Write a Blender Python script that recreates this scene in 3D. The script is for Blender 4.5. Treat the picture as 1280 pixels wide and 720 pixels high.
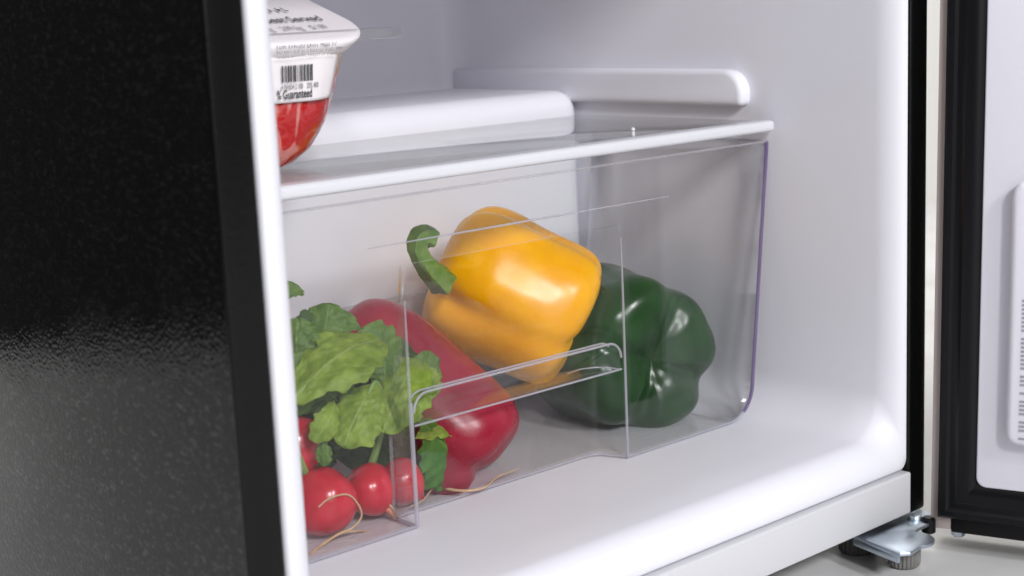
import bpy, bmesh, math, random
from mathutils import Vector, Matrix, noise
random.seed(7)
for o in list(bpy.data.objects):
    bpy.data.objects.remove(o)
S = bpy.context.scene
COL = S.collection
H = 0.337                                   # height of the camera above the table top

# ------------------------------------------------------------------ camera, world, lamps, exposure
RIGHT = Vector((0.74256, -0.66833, -0.04410))
UP = Vector((0.15707, 0.10975, 0.98147))
NEAR = Vector((-0.65110, -0.73573, 0.18647))
EYE = Vector((-0.29911, -0.50341, H))
cam = bpy.data.cameras.new('camera')
cam.lens = 53.5; cam.sensor_width = 36.0; cam.clip_start = 0.02; cam.clip_end = 60
cam.dof.use_dof = True; cam.dof.focus_distance = 0.84; cam.dof.aperture_fstop = 10.0
co = bpy.data.objects.new('camera', cam); COL.objects.link(co)
co.matrix_world = Matrix.Translation(EYE) @ Matrix((RIGHT, UP, NEAR)).transposed().to_4x4()
S.camera = co

W = bpy.data.worlds.new('World'); S.world = W; W.use_nodes = True
W.node_tree.nodes['Background'].inputs[0].default_value = (0.95, 0.96, 1.0, 1)
W.node_tree.nodes['Background'].inputs[1].default_value = 0.035

def area(name, loc, target, sx, sy, power, col=(1, 1, 1), spread=180):
    l = bpy.data.lights.new(name, 'AREA'); l.shape = 'RECTANGLE'; l.size = sx; l.size_y = sy
    l.energy = power; l.color = col; l.spread = math.radians(spread)
    o = bpy.data.objects.new(name, l); COL.objects.link(o)
    o.location = loc
    o.rotation_euler = (Vector(target) - Vector(loc)).to_track_quat('-Z', 'Y').to_euler()
    return o
area('softbox_lamp', (-0.72, -2.15, 1.62), (0.26, 0.15, 0.18), 0.28, 0.50, 36, (0.98, 0.98, 1.0))
area('softbox_lamp', (0.12, -2.30, 1.70), (0.26, 0.15, 0.18), 0.28, 0.50, 36, (0.98, 0.98, 1.0))
area('overhead_fill', (0.15, -0.75, 1.9), (0.25, 0.0, 0.1), 1.2, 0.9, 1.2, (0.97, 0.98, 1.0))  # added soft fill from above, stands for the surroundings
area('ceiling_spot_lamp', (0.22, -0.15, 2.0), (0.22, 0.0, 0.1), 0.03, 0.03, 1.2, (1.0, 1.0, 1.0))
area('side_fill', (-0.35, -1.5, 0.75), (0.3, 0.1, 0.2), 0.9, 0.9, 8, (0.97, 0.98, 1.0))  # added frontal fill to lift the back wall and door
area('rear_fill', (-0.55, 0.45, 1.9), (-0.5, 0.45, 0.0), 0.8, 0.8, 20, (1.0, 0.99, 0.97))  # added to brighten the left table mirrored in the side panel
area('backdrop_fill', (1.5, 0.3, 1.6), (0.9, 0.8, 0.3), 0.6, 0.6, 20, (1.0, 0.98, 0.95))  # added to brighten the wall strip beside the door

S.view_settings.view_transform = 'Standard'; S.view_settings.look = 'None'
S.view_settings.exposure = 0.0; S.view_settings.gamma = 1.0
try: S.view_settings.use_curve_mapping = False
except Exception: pass
S.render.engine = 'CYCLES'
S.cycles.use_denoising = True
S.cycles.max_bounces = 14; S.cycles.diffuse_bounces = 10; S.cycles.glossy_bounces = 6
S.cycles.transmission_bounces = 10; S.cycles.transparent_max_bounces = 40
S.cycles.caustics_reflective = False; S.cycles.caustics_refractive = False
S.cycles.sample_clamp_indirect = 6

# ------------------------------------------------------------------ helpers
def at(px, py, Y):
    """point of the room on the plane y = Y seen in direction (px, py) of the 1280x720 photograph"""
    d = RIGHT * (px - 640) - UP * (py - 360) - NEAR * 1902.73
    return EYE + d * ((Y - EYE.y) / d.y)
def atz(px, py, z):
    d = RIGHT * (px - 640) - UP * (py - 360) - NEAR * 1902.73
    return EYE + d * ((z + H - EYE.z) / d.z)

def root(name, label, cat, loc, group=None):
    o = bpy.data.objects.new(name, None); o.empty_display_size = 0.03; COL.objects.link(o)
    o.location = loc; o['label'] = label; o['category'] = cat
    if group: o['group'] = group
    return o
def wloc(o):
    v = Vector(o.location); p = o.parent
    while p: v += Vector(p.location); p = p.parent
    return v
def part(name, verts, faces, m, parent=None, smooth=True, label=None, kind=None, angle=40):
    me = bpy.data.meshes.new(name)
    off = wloc(parent) if parent else Vector((0, 0, 0))
    me.from_pydata([Vector(v) - off for v in verts], [], faces)
    bm = bmesh.new(); bm.from_mesh(me); bmesh.ops.recalc_face_normals(bm, faces=bm.faces); bm.to_mesh(me); bm.free()
    me.validate()
    if smooth:
        me.shade_smooth()
        try: me.set_sharp_from_angle(angle=math.radians(angle))
        except Exception: pass
    o = bpy.data.objects.new(name, me); COL.objects.link(o)
    for x in (m if isinstance(m, (list, tuple)) else [m]): me.materials.append(x)
    if parent: o.parent = parent
    if label: o['label'] = label
    if kind: o['kind'] = kind
    return o
class MB:
    def __init__(s): s.v = []; s.f = []
    def add(s, v, f):
        b = len(s.v); s.v += [Vector(x) for x in v]; s.f += [tuple(i + b for i in q) for q in f]; return s
    def box(s, a, b, bev=0.0, seg=2):
        bm = bmesh.new(); bmesh.ops.create_cube(bm, size=1)
        a = Vector(a); b = Vector(b)
        for v in bm.verts: v.co = Vector([(a[i] + b[i]) / 2 + v.co[i] * (b[i] - a[i]) for i in range(3)])
        if bev: bmesh.ops.bevel(bm, geom=bm.edges[:], offset=bev, segments=seg, affect='EDGES', profile=0.5)
        bm.verts.index_update(); s.add([v.co.copy() for v in bm.verts], [[v.index for v in f.verts] for f in bm.faces]); bm.free(); return s
    def poly(s, pts, th, bev=0.0, seg=2):
        """planar outline given a thickness along vector th"""
        bm = bmesh.new(); th = Vector(th)
        lo = [bm.verts.new(Vector(p)) for p in pts]; hi = [bm.verts.new(Vector(p) + th) for p in pts]
        n = len(pts); bm.faces.new(lo); bm.faces.new(hi[::-1])
        for i in range(n): bm.faces.new((lo[i], hi[i], hi[(i + 1) % n], lo[(i + 1) % n]))
        bmesh.ops.recalc_face_normals(bm, faces=bm.faces)
        if bev: bmesh.ops.bevel(bm, geom=[e for e in bm.edges if e.calc_face_angle(0) > 0.5], offset=bev, segments=seg, affect='EDGES', profile=0.5)
        bm.verts.index_update(); s.add([v.co.copy() for v in bm.verts], [[v.index for v in f.verts] for f in bm.faces]); bm.free(); return s
    def tube(s, pts, r, n=8, cap=True):
        pts = [Vector(p) for p in pts]; k = len(pts)
        rr = r if isinstance(r, (list, tuple)) else [r] * k
        t0 = (pts[1] - pts[0]).normalized(); a = t0.orthogonal().normalized(); vs = []; fs = []
        for i, p in enumerate(pts):
            t = (pts[min(i + 1, k - 1)] - pts[max(i - 1, 0)]).normalized()
            a = (a - t * a.dot(t)).normalized(); b = t.cross(a)
            vs += [p + (a * math.cos(2 * math.pi * j / n) + b * math.sin(2 * math.pi * j / n)) * rr[i] for j in range(n)]
        for i in range(k - 1):
            for j in range(n): fs.append((i * n + j, i * n + (j + 1) % n, (i + 1) * n + (j + 1) % n, (i + 1) * n + j))
        if cap: fs += [tuple(range(n))[::-1], tuple(range((k - 1) * n, k * n))]
        return s.add(vs, fs)
    def grid(s, rows, closed=False):
        n = len(rows[0]); vs = [p for r in rows for p in r]; fs = []
        for i in range(len(rows) - 1):
            for j in range(n if closed else n - 1):
                fs.append((i * n + j, i * n + (j + 1) % n, (i + 1) * n + (j + 1) % n, (i + 1) * n + j))
        return s.add(vs, fs)
    def lathe(s, prof, c, n=32, fn=None):
        rows = []
        for (r, z) in prof:
            rows.append([Vector(c) + Vector((math.cos(2 * math.pi * j / n) * r * (fn(j) if fn else 1), math.sin(2 * math.pi * j / n) * r * (fn(j) if fn else 1), z)) for j in range(n)])
        s.grid(rows, True); b = len(s.v)
        s.f.append(tuple(range(b - n, b))); s.f.append(tuple(range(b - n * len(prof), b - n * len(prof) + n))[::-1]); return s
    def build(s, name, m, parent=None, **k): return part(name, s.v, s.f, m, parent, **k)
def solid(o, t, off=0):
    m = o.modifiers.new('thickness', 'SOLIDIFY'); m.thickness = t; m.offset = off; return o
def spline(pts, n):
    pts = [Vector(p) for p in pts]; P = [pts[0] * 2 - pts[1]] + pts + [pts[-1] * 2 - pts[-2]]; out = []
    k = len(pts) - 1
    for i in range(n):
        u = i / (n - 1) * k; a = min(int(u), k - 1); t = u - a
        p0, p1, p2, p3 = P[a:a + 4]
        out.append(0.5 * ((2 * p1) + (p2 - p0) * t + (2 * p0 - 5 * p1 + 4 * p2 - p3) * t * t + (3 * p1 - p0 - 3 * p2 + p3) * t ** 3))
    return out
def single(o, label, cat, group=None, kind=None):
    if label: o['label'] = label
    if cat: o['category'] = cat
    if group: o['group'] = group
    if kind: o['kind'] = kind
    return o

# ------------------------------------------------------------------ materials
def mat(name, col, rough=0.5, spec=0.5, metal=0.0, coat=0.0, bump=None, vary=None, rvary=None, sss=None, trans=0.0):
    """bump=(scale, strength, detail, distance); vary=(scale, colour2, lo, hi); rvary=(scale, r2)"""
    m = bpy.data.materials.new(name); m.use_nodes = True; t = m.node_tree; N = t.nodes; L = t.links
    b = N['Principled BSDF']; b.inputs['Base Color'].default_value = (*col, 1); b.inputs['Roughness'].default_value = rough
    b.inputs['Specular IOR Level'].default_value = spec; b.inputs['Metallic'].default_value = metal
    b.inputs['Coat Weight'].default_value = coat; b.inputs['Coat Roughness'].default_value = 0.06
    b.inputs['Transmission Weight'].default_value = trans
    if sss: b.inputs['Subsurface Weight'].default_value = sss[0]; b.inputs['Subsurface Radius'].default_value = sss[1]; b.inputs['Subsurface Scale'].default_value = sss[2]
    tc = N.new('ShaderNodeTexCoord')
    if vary:
        n = N.new('ShaderNodeTexNoise'); n.inputs['Scale'].default_value = vary[0]; n.inputs['Detail'].default_value = 5
        L.new(tc.outputs['Object'], n.inputs['Vector'])
        r = N.new('ShaderNodeValToRGB'); r.color_ramp.elements[0].position = vary[2]; r.color_ramp.elements[1].position = vary[3]
        r.color_ramp.elements[0].color = (*col, 1); r.color_ramp.elements[1].color = (*vary[1], 1)
        L.new(n.outputs[0], r.inputs[0]); L.new(r.outputs[0], b.inputs['Base Color'])
    if rvary:
        n = N.new('ShaderNodeTexNoise'); n.inputs['Scale'].default_value = rvary[0]; n.inputs['Detail'].default_value = 4
        L.new(tc.outputs['Object'], n.inputs['Vector'])
        r = N.new('ShaderNodeMapRange'); r.inputs[1].default_value = 0.35; r.inputs[2].default_value = 0.7
        r.inputs[3].default_value = rough; r.inputs[4].default_value = rvary[1]
        L.new(n.outputs[0], r.inputs[0]); L.new(r.outputs[0], b.inputs['Roughness'])
    if bump:
        n = N.new('ShaderNodeTexNoise'); n.inputs['Scale'].default_value = bump[0]; n.inputs['Detail'].default_value = bump[2]
        L.new(tc.outputs['Object'], n.inputs['Vector'])
        u = N.new('ShaderNodeBump'); u.inputs['Strength'].default_value = bump[1]; u.inputs['Distance'].default_value = bump[3]
        L.new(n.outputs[0], u.inputs['Height']); L.new(u.outputs[0], b.inputs['Normal'])
        if coat: L.new(u.outputs[0], b.inputs['Coat Normal'])
    return m
def clear(name, tint=(0.97, 0.97, 0.975), ior=1.49, rough=0.02, bump=0.15, haze=0.0, hazecol=(0.9, 0.9, 0.92), scale=9, smudge=0.14):
    """thin moulded sheet: lets light straight through, mirrors by Fresnel, a little surface haze"""
    m = bpy.data.materials.new(name); m.use_nodes = True; t = m.node_tree; N = t.nodes; L = t.links; N.remove(N['Principled BSDF'])
    out = [n for n in N if n.type == 'OUTPUT_MATERIAL'][0]
    tr = N.new('ShaderNodeBsdfTransparent'); tr.inputs[0].default_value = (*tint, 1)
    gl = N.new('ShaderNodeBsdfGlossy'); gl.inputs['Roughness'].default_value = rough
    fr = N.new('ShaderNodeFresnel'); ge = N.new('ShaderNodeNewGeometry'); mi = N.new('ShaderNodeMapRange')
    mi.inputs[3].default_value = ior; mi.inputs[4].default_value = 1 / ior       # same mirror strength on both faces of the sheet
    L.new(ge.outputs['Backfacing'], mi.inputs[0]); L.new(mi.outputs[0], fr.inputs[0])
    tc = N.new('ShaderNodeTexCoord'); n = N.new('ShaderNodeTexNoise'); n.inputs['Scale'].default_value = scale; n.inputs['Detail'].default_value = 1
    L.new(tc.outputs['Object'], n.inputs['Vector'])
    u = N.new('ShaderNodeBump'); u.inputs['Strength'].default_value = bump; u.inputs['Distance'].default_value = 0.004
    L.new(n.outputs[0], u.inputs['Height']); L.new(u.outputs[0], gl.inputs['Normal'])
    sm = N.new('ShaderNodeTexNoise'); sm.inputs['Scale'].default_value = 32; sm.inputs['Detail'].default_value = 5; L.new(tc.outputs['Object'], sm.inputs['Vector'])
    rg = N.new('ShaderNodeMapRange'); rg.inputs[1].default_value = 0.48; rg.inputs[2].default_value = 0.72; rg.inputs[3].default_value = rough; rg.inputs[4].default_value = rough + smudge
    L.new(sm.outputs[0], rg.inputs[0]); L.new(rg.outputs[0], gl.inputs['Roughness'])          # smudges
    mx = N.new('ShaderNodeMixShader'); L.new(fr.outputs[0], mx.inputs[0]); L.new(tr.outputs[0], mx.inputs[1]); L.new(gl.outputs[0], mx.inputs[2])
    last = mx
    if haze:
        d = N.new('ShaderNodeBsdfDiffuse'); d.inputs[0].default_value = (*hazecol, 1)
        tl = N.new('ShaderNodeBsdfTranslucent'); tl.inputs[0].default_value = (*hazecol, 1)
        ad = N.new('ShaderNodeMixShader'); ad.inputs[0].default_value = 0.5; L.new(d.outputs[0], ad.inputs[1]); L.new(tl.outputs[0], ad.inputs[2])
        m2 = N.new('ShaderNodeMixShader'); m2.inputs[0].default_value = haze
        L.new(mx.outputs[0], m2.inputs[1]); L.new(ad.outputs[0], m2.inputs[2]); last = m2
    L.new(last.outputs[0], out.inputs[0]); return m

M = {}
M['liner'] = mat('white_liner_plastic', (0.74, 0.737, 0.785), 0.35, 0.28, rvary=(11, 0.50), bump=(40, 0.03, 3, 0.001))
M['trimwhite'] = mat('white_trim_plastic', (0.62, 0.62, 0.65), 0.3, 0.5)
M['kick'] = mat('white_kick_panel_plastic', (0.60, 0.60, 0.62), 0.38, 0.4, bump=(300, 0.05, 3, 0.0005))
M['acrylic'] = clear('clear_acrylic', tint=(0.993, 0.993, 0.993), ior=1.36, haze=0.0)
M['acrylic_milky'] = clear('acrylic_reflection_haze', tint=(0.993, 0.993, 0.993), ior=1.38, haze=0.006)  # pale haze paints the room's milky reflection into the pane
M['acrylic_side'] = clear('clear_acrylic_side', tint=(0.992, 0.992, 0.992), ior=1.38, haze=0.001)
M['glass'] = clear('shelf_glass', tint=(0.975, 0.982, 0.98), ior=1.5, rough=0.01, bump=0.03, smudge=0.0)
M['bead'] = clear('acrylic_edge_glint', tint=(0.80, 0.80, 0.84), ior=1.6, rough=0.12, haze=0.38, hazecol=(0.86, 0.86, 0.93))  # pale haze colour paints the glow of the sheet edges
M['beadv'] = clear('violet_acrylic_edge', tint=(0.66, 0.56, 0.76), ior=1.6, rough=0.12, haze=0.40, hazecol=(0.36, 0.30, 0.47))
M['beadfaint'] = clear('acrylic_faint_edge_glint', tint=(0.9, 0.9, 0.92), ior=1.5, rough=0.12, haze=0.22, hazecol=(0.9, 0.9, 0.93))
M['gasket'] = mat('black_rubber', (0.005, 0.005, 0.006), 0.34, 0.2)
M['blackflange'] = mat('black_steel_edge', (0.004, 0.004, 0.004), 0.3, 0.2, bump=(420, 0.35, 3, 0.0006))
M['beige'] = mat('beige_primed_steel', (0.42, 0.36, 0.34), 0.5, 0.4)
M['doorliner'] = mat('white_door_liner', (0.70, 0.695, 0.755), 0.32, 0.4)
M['zinc'] = mat('zinc_plated_steel', (0.55, 0.62, 0.70), 0.3, 0.5, 1.0, rvary=(90, 0.5), bump=(220, 0.1, 3, 0.0004))
M['footgrey'] = mat('grey_ribbed_plastic', (0.17, 0.165, 0.155), 0.45, 0.4, vary=(120, (0.24, 0.23, 0.22), 0.45, 0.75))
M['footdark'] = mat('dark_ribbed_plastic', (0.075, 0.075, 0.07), 0.5, 0.4)
M['table'] = mat('white_table_laminate', (0.62, 0.62, 0.62), 0.42, 0.4, vary=(14, (0.54, 0.535, 0.53), 0.45, 0.75))
M['wall'] = mat('cream_wall_paint', (0.80, 0.785, 0.75), 0.7, 0.3, bump=(120, 0.08, 4, 0.001))
# embossed black side skin
def side_skin():
    m = mat('embossed_black_steel', (0.0075, 0.0075, 0.0072), 0.2, 0.5)
    t = m.node_tree; N = t.nodes; L = t.links; b = N['Principled BSDF']; tc = N.new('ShaderNodeTexCoord')
    v = N.new('ShaderNodeTexVoronoi'); v.inputs['Scale'].default_value = 520; v.inputs['Randomness'].default_value = 1
    n = N.new('ShaderNodeTexNoise'); n.inputs['Scale'].default_value = 420; n.inputs['Detail'].default_value = 3
    n2 = N.new('ShaderNodeTexNoise'); n2.inputs['Scale'].default_value = 45; n2.inputs['Detail'].default_value = 2
    for q in (v, n, n2): L.new(tc.outputs['Object'], q.inputs['Vector'])
    ad = N.new('ShaderNodeMath'); ad.operation = 'MULTIPLY_ADD'; L.new(n.outputs[0], ad.inputs[0]); ad.inputs[1].default_value = 1.3; L.new(v.outputs[0], ad.inputs[2])
    u = N.new('ShaderNodeBump'); u.inputs['Strength'].default_value = 0.3; u.inputs['Distance'].default_value = 0.00022
    L.new(ad.outputs[0], u.inputs['Height']); L.new(u.outputs[0], b.inputs['Normal'])
    n3 = N.new('ShaderNodeTexNoise'); n3.inputs['Scale'].default_value = 560; n3.inputs['Detail'].default_value = 3; n3.inputs['Roughness'].default_value = 0.65
    mp = N.new('ShaderNodeMapping'); mp.inputs['Scale'].default_value = (1, 0.42, 0.9); L.new(tc.outputs['Object'], mp.inputs[0]); L.new(mp.outputs[0], n3.inputs['Vector'])
    cr = N.new('ShaderNodeValToRGB'); cr.color_ramp.elements[0].position = 0.52; cr.color_ramp.elements[0].color = (0.0045, 0.0045, 0.0043, 1); cr.color_ramp.elements[1].position = 0.74; cr.color_ramp.elements[1].color = (0.014, 0.014, 0.0135, 1)
    L.new(n3.outputs[0], cr.inputs[0]); L.new(cr.outputs[0], b.inputs['Base Color'])
    sp_ = N.new('ShaderNodeMapRange'); sp_.inputs[1].default_value = 0.54; sp_.inputs[2].default_value = 0.70; sp_.inputs[3].default_value = 0.42; sp_.inputs[4].default_value = 1.0
    L.new(n3.outputs[0], sp_.inputs[0]); L.new(sp_.outputs[0], b.inputs['Specular IOR Level'])
    mr = N.new('ShaderNodeMapRange'); mr.inputs[1].default_value = 0.4; mr.inputs[2].default_value = 0.7; mr.inputs[3].default_value = 0.07; mr.inputs[4].default_value = 0.2
    L.new(n2.outputs[0], mr.inputs[0]); L.new(mr.outputs[0], b.inputs['Roughness'])
    return m
M['skin'] = side_skin()

# ------------------------------------------------------------------ setting
single(MB().poly([(2.6, -1.6, -0.03), (2.6, 1.0, -0.03), (-0.085, 1.0, -0.03), (-0.95, 0.183, -0.03), (-0.95, -1.6, -0.03)], (0, 0, 0.03)).build('table_top', M['table'], smooth=False), None, None, kind='structure')
single(MB().box((0.12, 0.805, -0.03), (3.0, 0.84, 2.4)).build('backdrop_wall', M['wall'], smooth=False), None, None, kind='structure')

# ------------------------------------------------------------------ the refrigerator
TOP = 0.50                                   # of the cabinet
fr = root('refrigerator', 'black and white compact refrigerator with its door standing open', 'refrigerator', (0.235, 0.2, 0.0))
zb = H - 0.3135                              # cabinet underside
MB().box((0.0, 0.0018, zb + 0.001), (0.004, 0.46, TOP), 0.001).build('side_panel', M['skin'], fr, label='black embossed steel side panel')
MB().box((0.0, 0.4605, zb + 0.001), (0.47, 0.464, TOP), 0.001).build('back_panel', M['blackflange'], fr)
MB().box((0.466, 0.0018, zb - 0.001), (0.470, 0.46, TOP), 0.001).build('side_panel', M['skin'], fr)
MB().box((0.0045, 0.002, TOP - 0.004), (0.4655, 0.46, TOP), 0.001).build('top_panel', M['blackflange'], fr)
MB().box((0.0045, 0.03, zb + 0.0002), (0.4655, 0.46, zb + 0.004)).build('bottom_panel', M['blackflange'], fr)
MB().box((-0.0008, -0.0012, zb - 0.001), (0.0162, 0.0017, TOP), 0.0010, 3).build('front_flange', M['blackflange'], fr)
MB().box((0.4529, -0.004, zb - 0.002), (0.4708, 0.0015, TOP), 0.0022, 3).build('front_flange', M['blackflange'], fr)
# liner: lofted tunnel with a rolled front lip and a coved inside
def rring(x0, x1, z0, z1, r, y, seg=8, st=10):
    pts = []
    cs = [(x1 - r, z0 + r, -90), (x1 - r, z1 - r, 0), (x0 + r, z1 - r, 90), (x0 + r, z0 + r, 180)]
    for i, (cx, cz, a0) in enumerate(cs):
        arc = [(cx + r * math.cos(math.radians(a0 + 90 * k / seg)), cz + r * math.sin(math.radians(a0 + 90 * k / seg))) for k in range(seg + 1)]
        pts += arc
        nx, nz, na = cs[(i + 1) % 4]; e = (nx + r * math.cos(math.radians(na)), nz + r * math.sin(math.radians(na)))
        for k in range(1, st): pts.append((arc[-1][0] + (e[0] - arc[-1][0]) * k / st, arc[-1][1] + (e[1] - arc[-1][1]) * k / st))
    return [Vector((x, y, z)) for (x, z) in pts]
O = (0.0165, 0.4526, H - 0.2868, TOP - 0.03); I = (0.0335, 0.4440, H - 0.2660, TOP - 0.06)
rows = [rring(O[0] + 0.001, O[1] - 0.001, O[2] + 0.001, O[3] - 0.001, 0.004, 0.02), rring(*O, 0.005, -0.0005), rring(O[0] + .0006, O[1] - .0006, O[2] + .0006, O[3] - .0006, 0.005, -0.0022)]
def lip(t):
    a = t * math.pi / 2; return 1 - math.cos(a), math.sin(a)
n_l = 9
for k in range(n_l + 1):
    t = k / n_l; s = math.sin(t * math.pi / 2); yy = -0.003 + (1 - math.cos(t * math.pi / 2)) * 0.017
    a = 0.10 + 0.90 * s
    B = [O[i] + (I[i] - O[i]) * a for i in range(4)]
    rows.append(rring(*B, 0.005 + 0.021 * t, yy))
dp = 0.392
for y, sh in ((0.03, 0.0), (0.09, 0.0005), (0.16, 0.001), (0.24, 0.0015), (0.32, 0.002), (0.365, 0.0025)):
    rows.append(rring(I[0] + sh, I[1] - sh, I[2] + sh * .3, I[3] - sh, 0.026, y))
for k in range(1, 8):
    a = k / 7 * math.pi / 2; q = 0.0025 + 0.016 * (1 - math.cos(a))
    rows.append(rring(I[0] + q, I[1] - q, I[2] + q, I[3] - q, 0.024, 0.365 + 0.024 * math.sin(a)))
mb = MB().grid(rows, True); n = len(rows[0]); b = len(mb.v); mb.f.append(tuple(range(b - n, b)))
liner = mb.build('liner', M['liner'], fr, angle=50)
# rear step over the compressor
hb = MB().box((0.038, 0.250, H - 0.2655), (0.4405, 0.386, H - 0.0632), 0.015, 6)
hb.build('compressor_step', M['liner'], fr)
# shelf rail on the inner walls
def rail(x0, x1):
    pts = []
    for k in range(9): a = math.pi / 2 * k / 8; pts.append((0.120 - 0.015 * math.sin(a), -0.064 + 0.015 * math.cos(a)))
    out = [(0.383, -0.049)] + pts + [(0.1055, -0.0715), (0.383, -0.0715)]
    return MB().poly([(x0, y, H + z) for (y, z) in out], (x1 - x0, 0, 0), 0.0035, 3)
rail(0.4345, 0.446).build('shelf_rail', M['liner'], fr)
rail(0.0325, 0.0405).build('shelf_rail', M['liner'], fr)
# kick panel
MB().box((0.0168, -0.0062, zb), (0.4524, 0.012, H - 0.2878), 0.0012, 3).build('kick_panel', M['kick'], fr)
# hinge bracket
br = [(0.406, 0.05), (0.406, 0.002), (0.3985, -0.0345), (0.4035, -0.0385)]
for k in range(9): a = math.radians(-125 + k * 19); br.append((0.4235 + 0.0125 * math.cos(a), -0.0265 + 0.0125 * math.sin(a)))
br += [(0.440, -0.0195), (0.462, -0.0195), (0.4695, -0.012), (0.4695, 0.05)]
zr = zb - 0.0030
hinge = MB().poly([(x, y, zr - 0.0022) for (x, y) in br], (0, 0, 0.0022), 0.0006).build('hinge_bracket', M['zinc'], fr)
MB().poly([(0.4054, 0.002, zr - 0.0020), (0.3979, -0.034, zr - 0.0020), (0.3979, -0.034, zr - 0.0062), (0.4054, 0.002, zr - 0.0062)], (0.0022, 0, 0), 0.0005).build('flange', M['zinc'], hinge)
sc_ = MB()
sc_.lathe([(0.0042, zr), (0.0042, zr + 0.0012), (0.0034, zr + 0.0026), (0.0008, zr + 0.003)], (0.4515, -0.0095, 0), 16)
sc_.build('screw', M['zinc'], hinge)
def foot(c, r, h, m, cap=None):
    f = fr
    prof = [(r * 0.82, 0.0), (r * 0.96, 0.0012), (r, 0.003), (r, h - 0.002), (r * 0.95, h)]
    o = MB().lathe(prof, (c[0], c[1], 0.0004), 96, lambda j: 1.0 if (j % 4) < 2 else 0.94).build('levelling_foot', m, f, angle=25)
    if cap: MB().lathe([(r * 0.98, h), (r * 0.98, h + 0.0018), (r * 0.8, h + 0.0034), (r * 0.55, h + 0.0030), (r * 0.3, h + 0.0026)], (c[0], c[1], 0.0004), 32).build('cap', M['zinc'], o)
    return o
foot((0.4300, 0.0165), 0.0115, zr - 0.0032, M['footdark'])
foot((0.4285, -0.0175), 0.0095, zr - 0.0062, M['footgrey'], True)

# door, swung open past square
def door():
    a = Vector((0.32, -0.947, 0)).normalized(); nrm = Vector((a.y, -a.x, 0))   # inner face looks along nrm
    hz = H - 0.322; hp = Vector((0.4553, -0.0178, hz))
    lean = 0.010
    def P(u, w, z): return hp + a * (u - lean * (0.5 - 0)*0 + lean * z) - nrm * w + Vector((0, 0, z))
    d = bpy.data.objects.new('door', None); COL.objects.link(d); d.parent = fr; d.location = hp - wloc(fr)
    d['label'] = 'open door with white inner liner and black gasket'
    def slab(u0, u1, w0, w1, z0, z1, bev=0.0, seg=2):
        m = MB().box((u0, w0, z0), (u1, w1, z1), bev, seg); m.v = [P(*v) for v in m.v]; return m
    zt = TOP - hz
    slab(0.0006, 0.455, 0.0042, 0.042, 0.0, zt, 0.002).build('door_shell', M['blackflange'], d)
    slab(0.0, 0.012, -0.0004, 0.0040, 0.0016, zt, 0.0006).build('frame_edge', M['beige'], d)
    slab(0.0122, 0.455, -0.0010, 0.0040, 0.0004, 0.0195, 0.0008).build('bottom_rail', M['gasket'], d)
    g = MB()
    # gasket: three-ribbed profile swept up the hinge side and along the bottom (mitred)
    prof = [(0.0055, 0.0), (0.0050, -0.004), (0.0068, -0.0062), (0.0100, -0.0066), (0.0118, -0.0052), (0.0140, -0.0056), (0.0170, -0.0080), (0.0215, -0.0084), (0.0250, -0.0070), (0.0278, -0.0040), (0.0282, 0.0)]
    rows = []
    for (q, w) in prof:
        rows.append([P(q, w, zt - 0.01), P(q, w, 0.0105 + (q - 0.0055)), P(0.45, w, 0.0105 + (q - 0.0055))])
    g.grid(rows); g.build('gasket', M['gasket'], d, angle=30)
    # inner liner with softly rounded corner
    out = []; r = 0.006; u0, z0 = 0.0270, 0.0318
    for k in range(7): t = math.radians(180 + 90 * k / 6); out.append((u0 + r + r * math.cos(t), z0 + r + r * math.sin(t)))
    out += [(0.43, z0), (0.43, zt - 0.03), (u0, zt - 0.03)]
    m = MB().poly([P(u, -0.0062, z) for (u, z) in out], tuple(nrm * -0.010), 0.0012, 3); m.build('inner_liner', M['doorliner'], d)
    # moulded door bin, its rounded corner just inside the frame
    out = []; r = 0.007; u0, z0, z1 = 0.0445, 0.0615, 0.212
    for k in range(7): t = math.radians(180 + 90 * k / 6); out.append((u0 + r + r * math.cos(t), z0 + r + r * math.sin(t)))
    out += [(0.41, z0), (0.41, z1), (u0 + 0.004, z1), (u0, z1 - 0.006)]
    m = MB().poly([P(u, -0.0062, z) for (u, z) in out], tuple(nrm * 0.010), 0.004, 4); m.build('door_bin', M['doorliner'], d)
    m = MB()
    for k in range(34):
        z = 0.066 + k * 0.0024
        w_ = 0.010 + 0.006 * random.random()
        if random.random() < 0.12: continue
        m.add([P(0.0522, -0.0166, z), P(0.0522 + w_, -0.0166, z), P(0.0522 + w_, -0.0166, z + 0.0012), P(0.0522, -0.0166, z + 0.0012)], [(0, 1, 2, 3)])
    m.build('printed_lines', mat('grey_print', (0.30, 0.30, 0.34), 0.5), d, smooth=False)
    b = MB().lathe([(0.003, -0.003), (0.0042, -0.002), (0.0042, 0.006), (0.003, 0.007)], (0, 0, 0), 16); b.v = [P(-0.001, -0.0005, 0.001) + v for v in b.v]; b.build('hinge_bush', M['gasket'], d)
    b = MB().lathe([(0.0036, -0.0058), (0.0042, -0.0052), (0.0042, -0.0004)], (0, 0, 0), 6); b.v = [P(0.0135, 0.012, 0) + v for v in b.v]; b.build('bolt', M['zinc'], d)
door()

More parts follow.
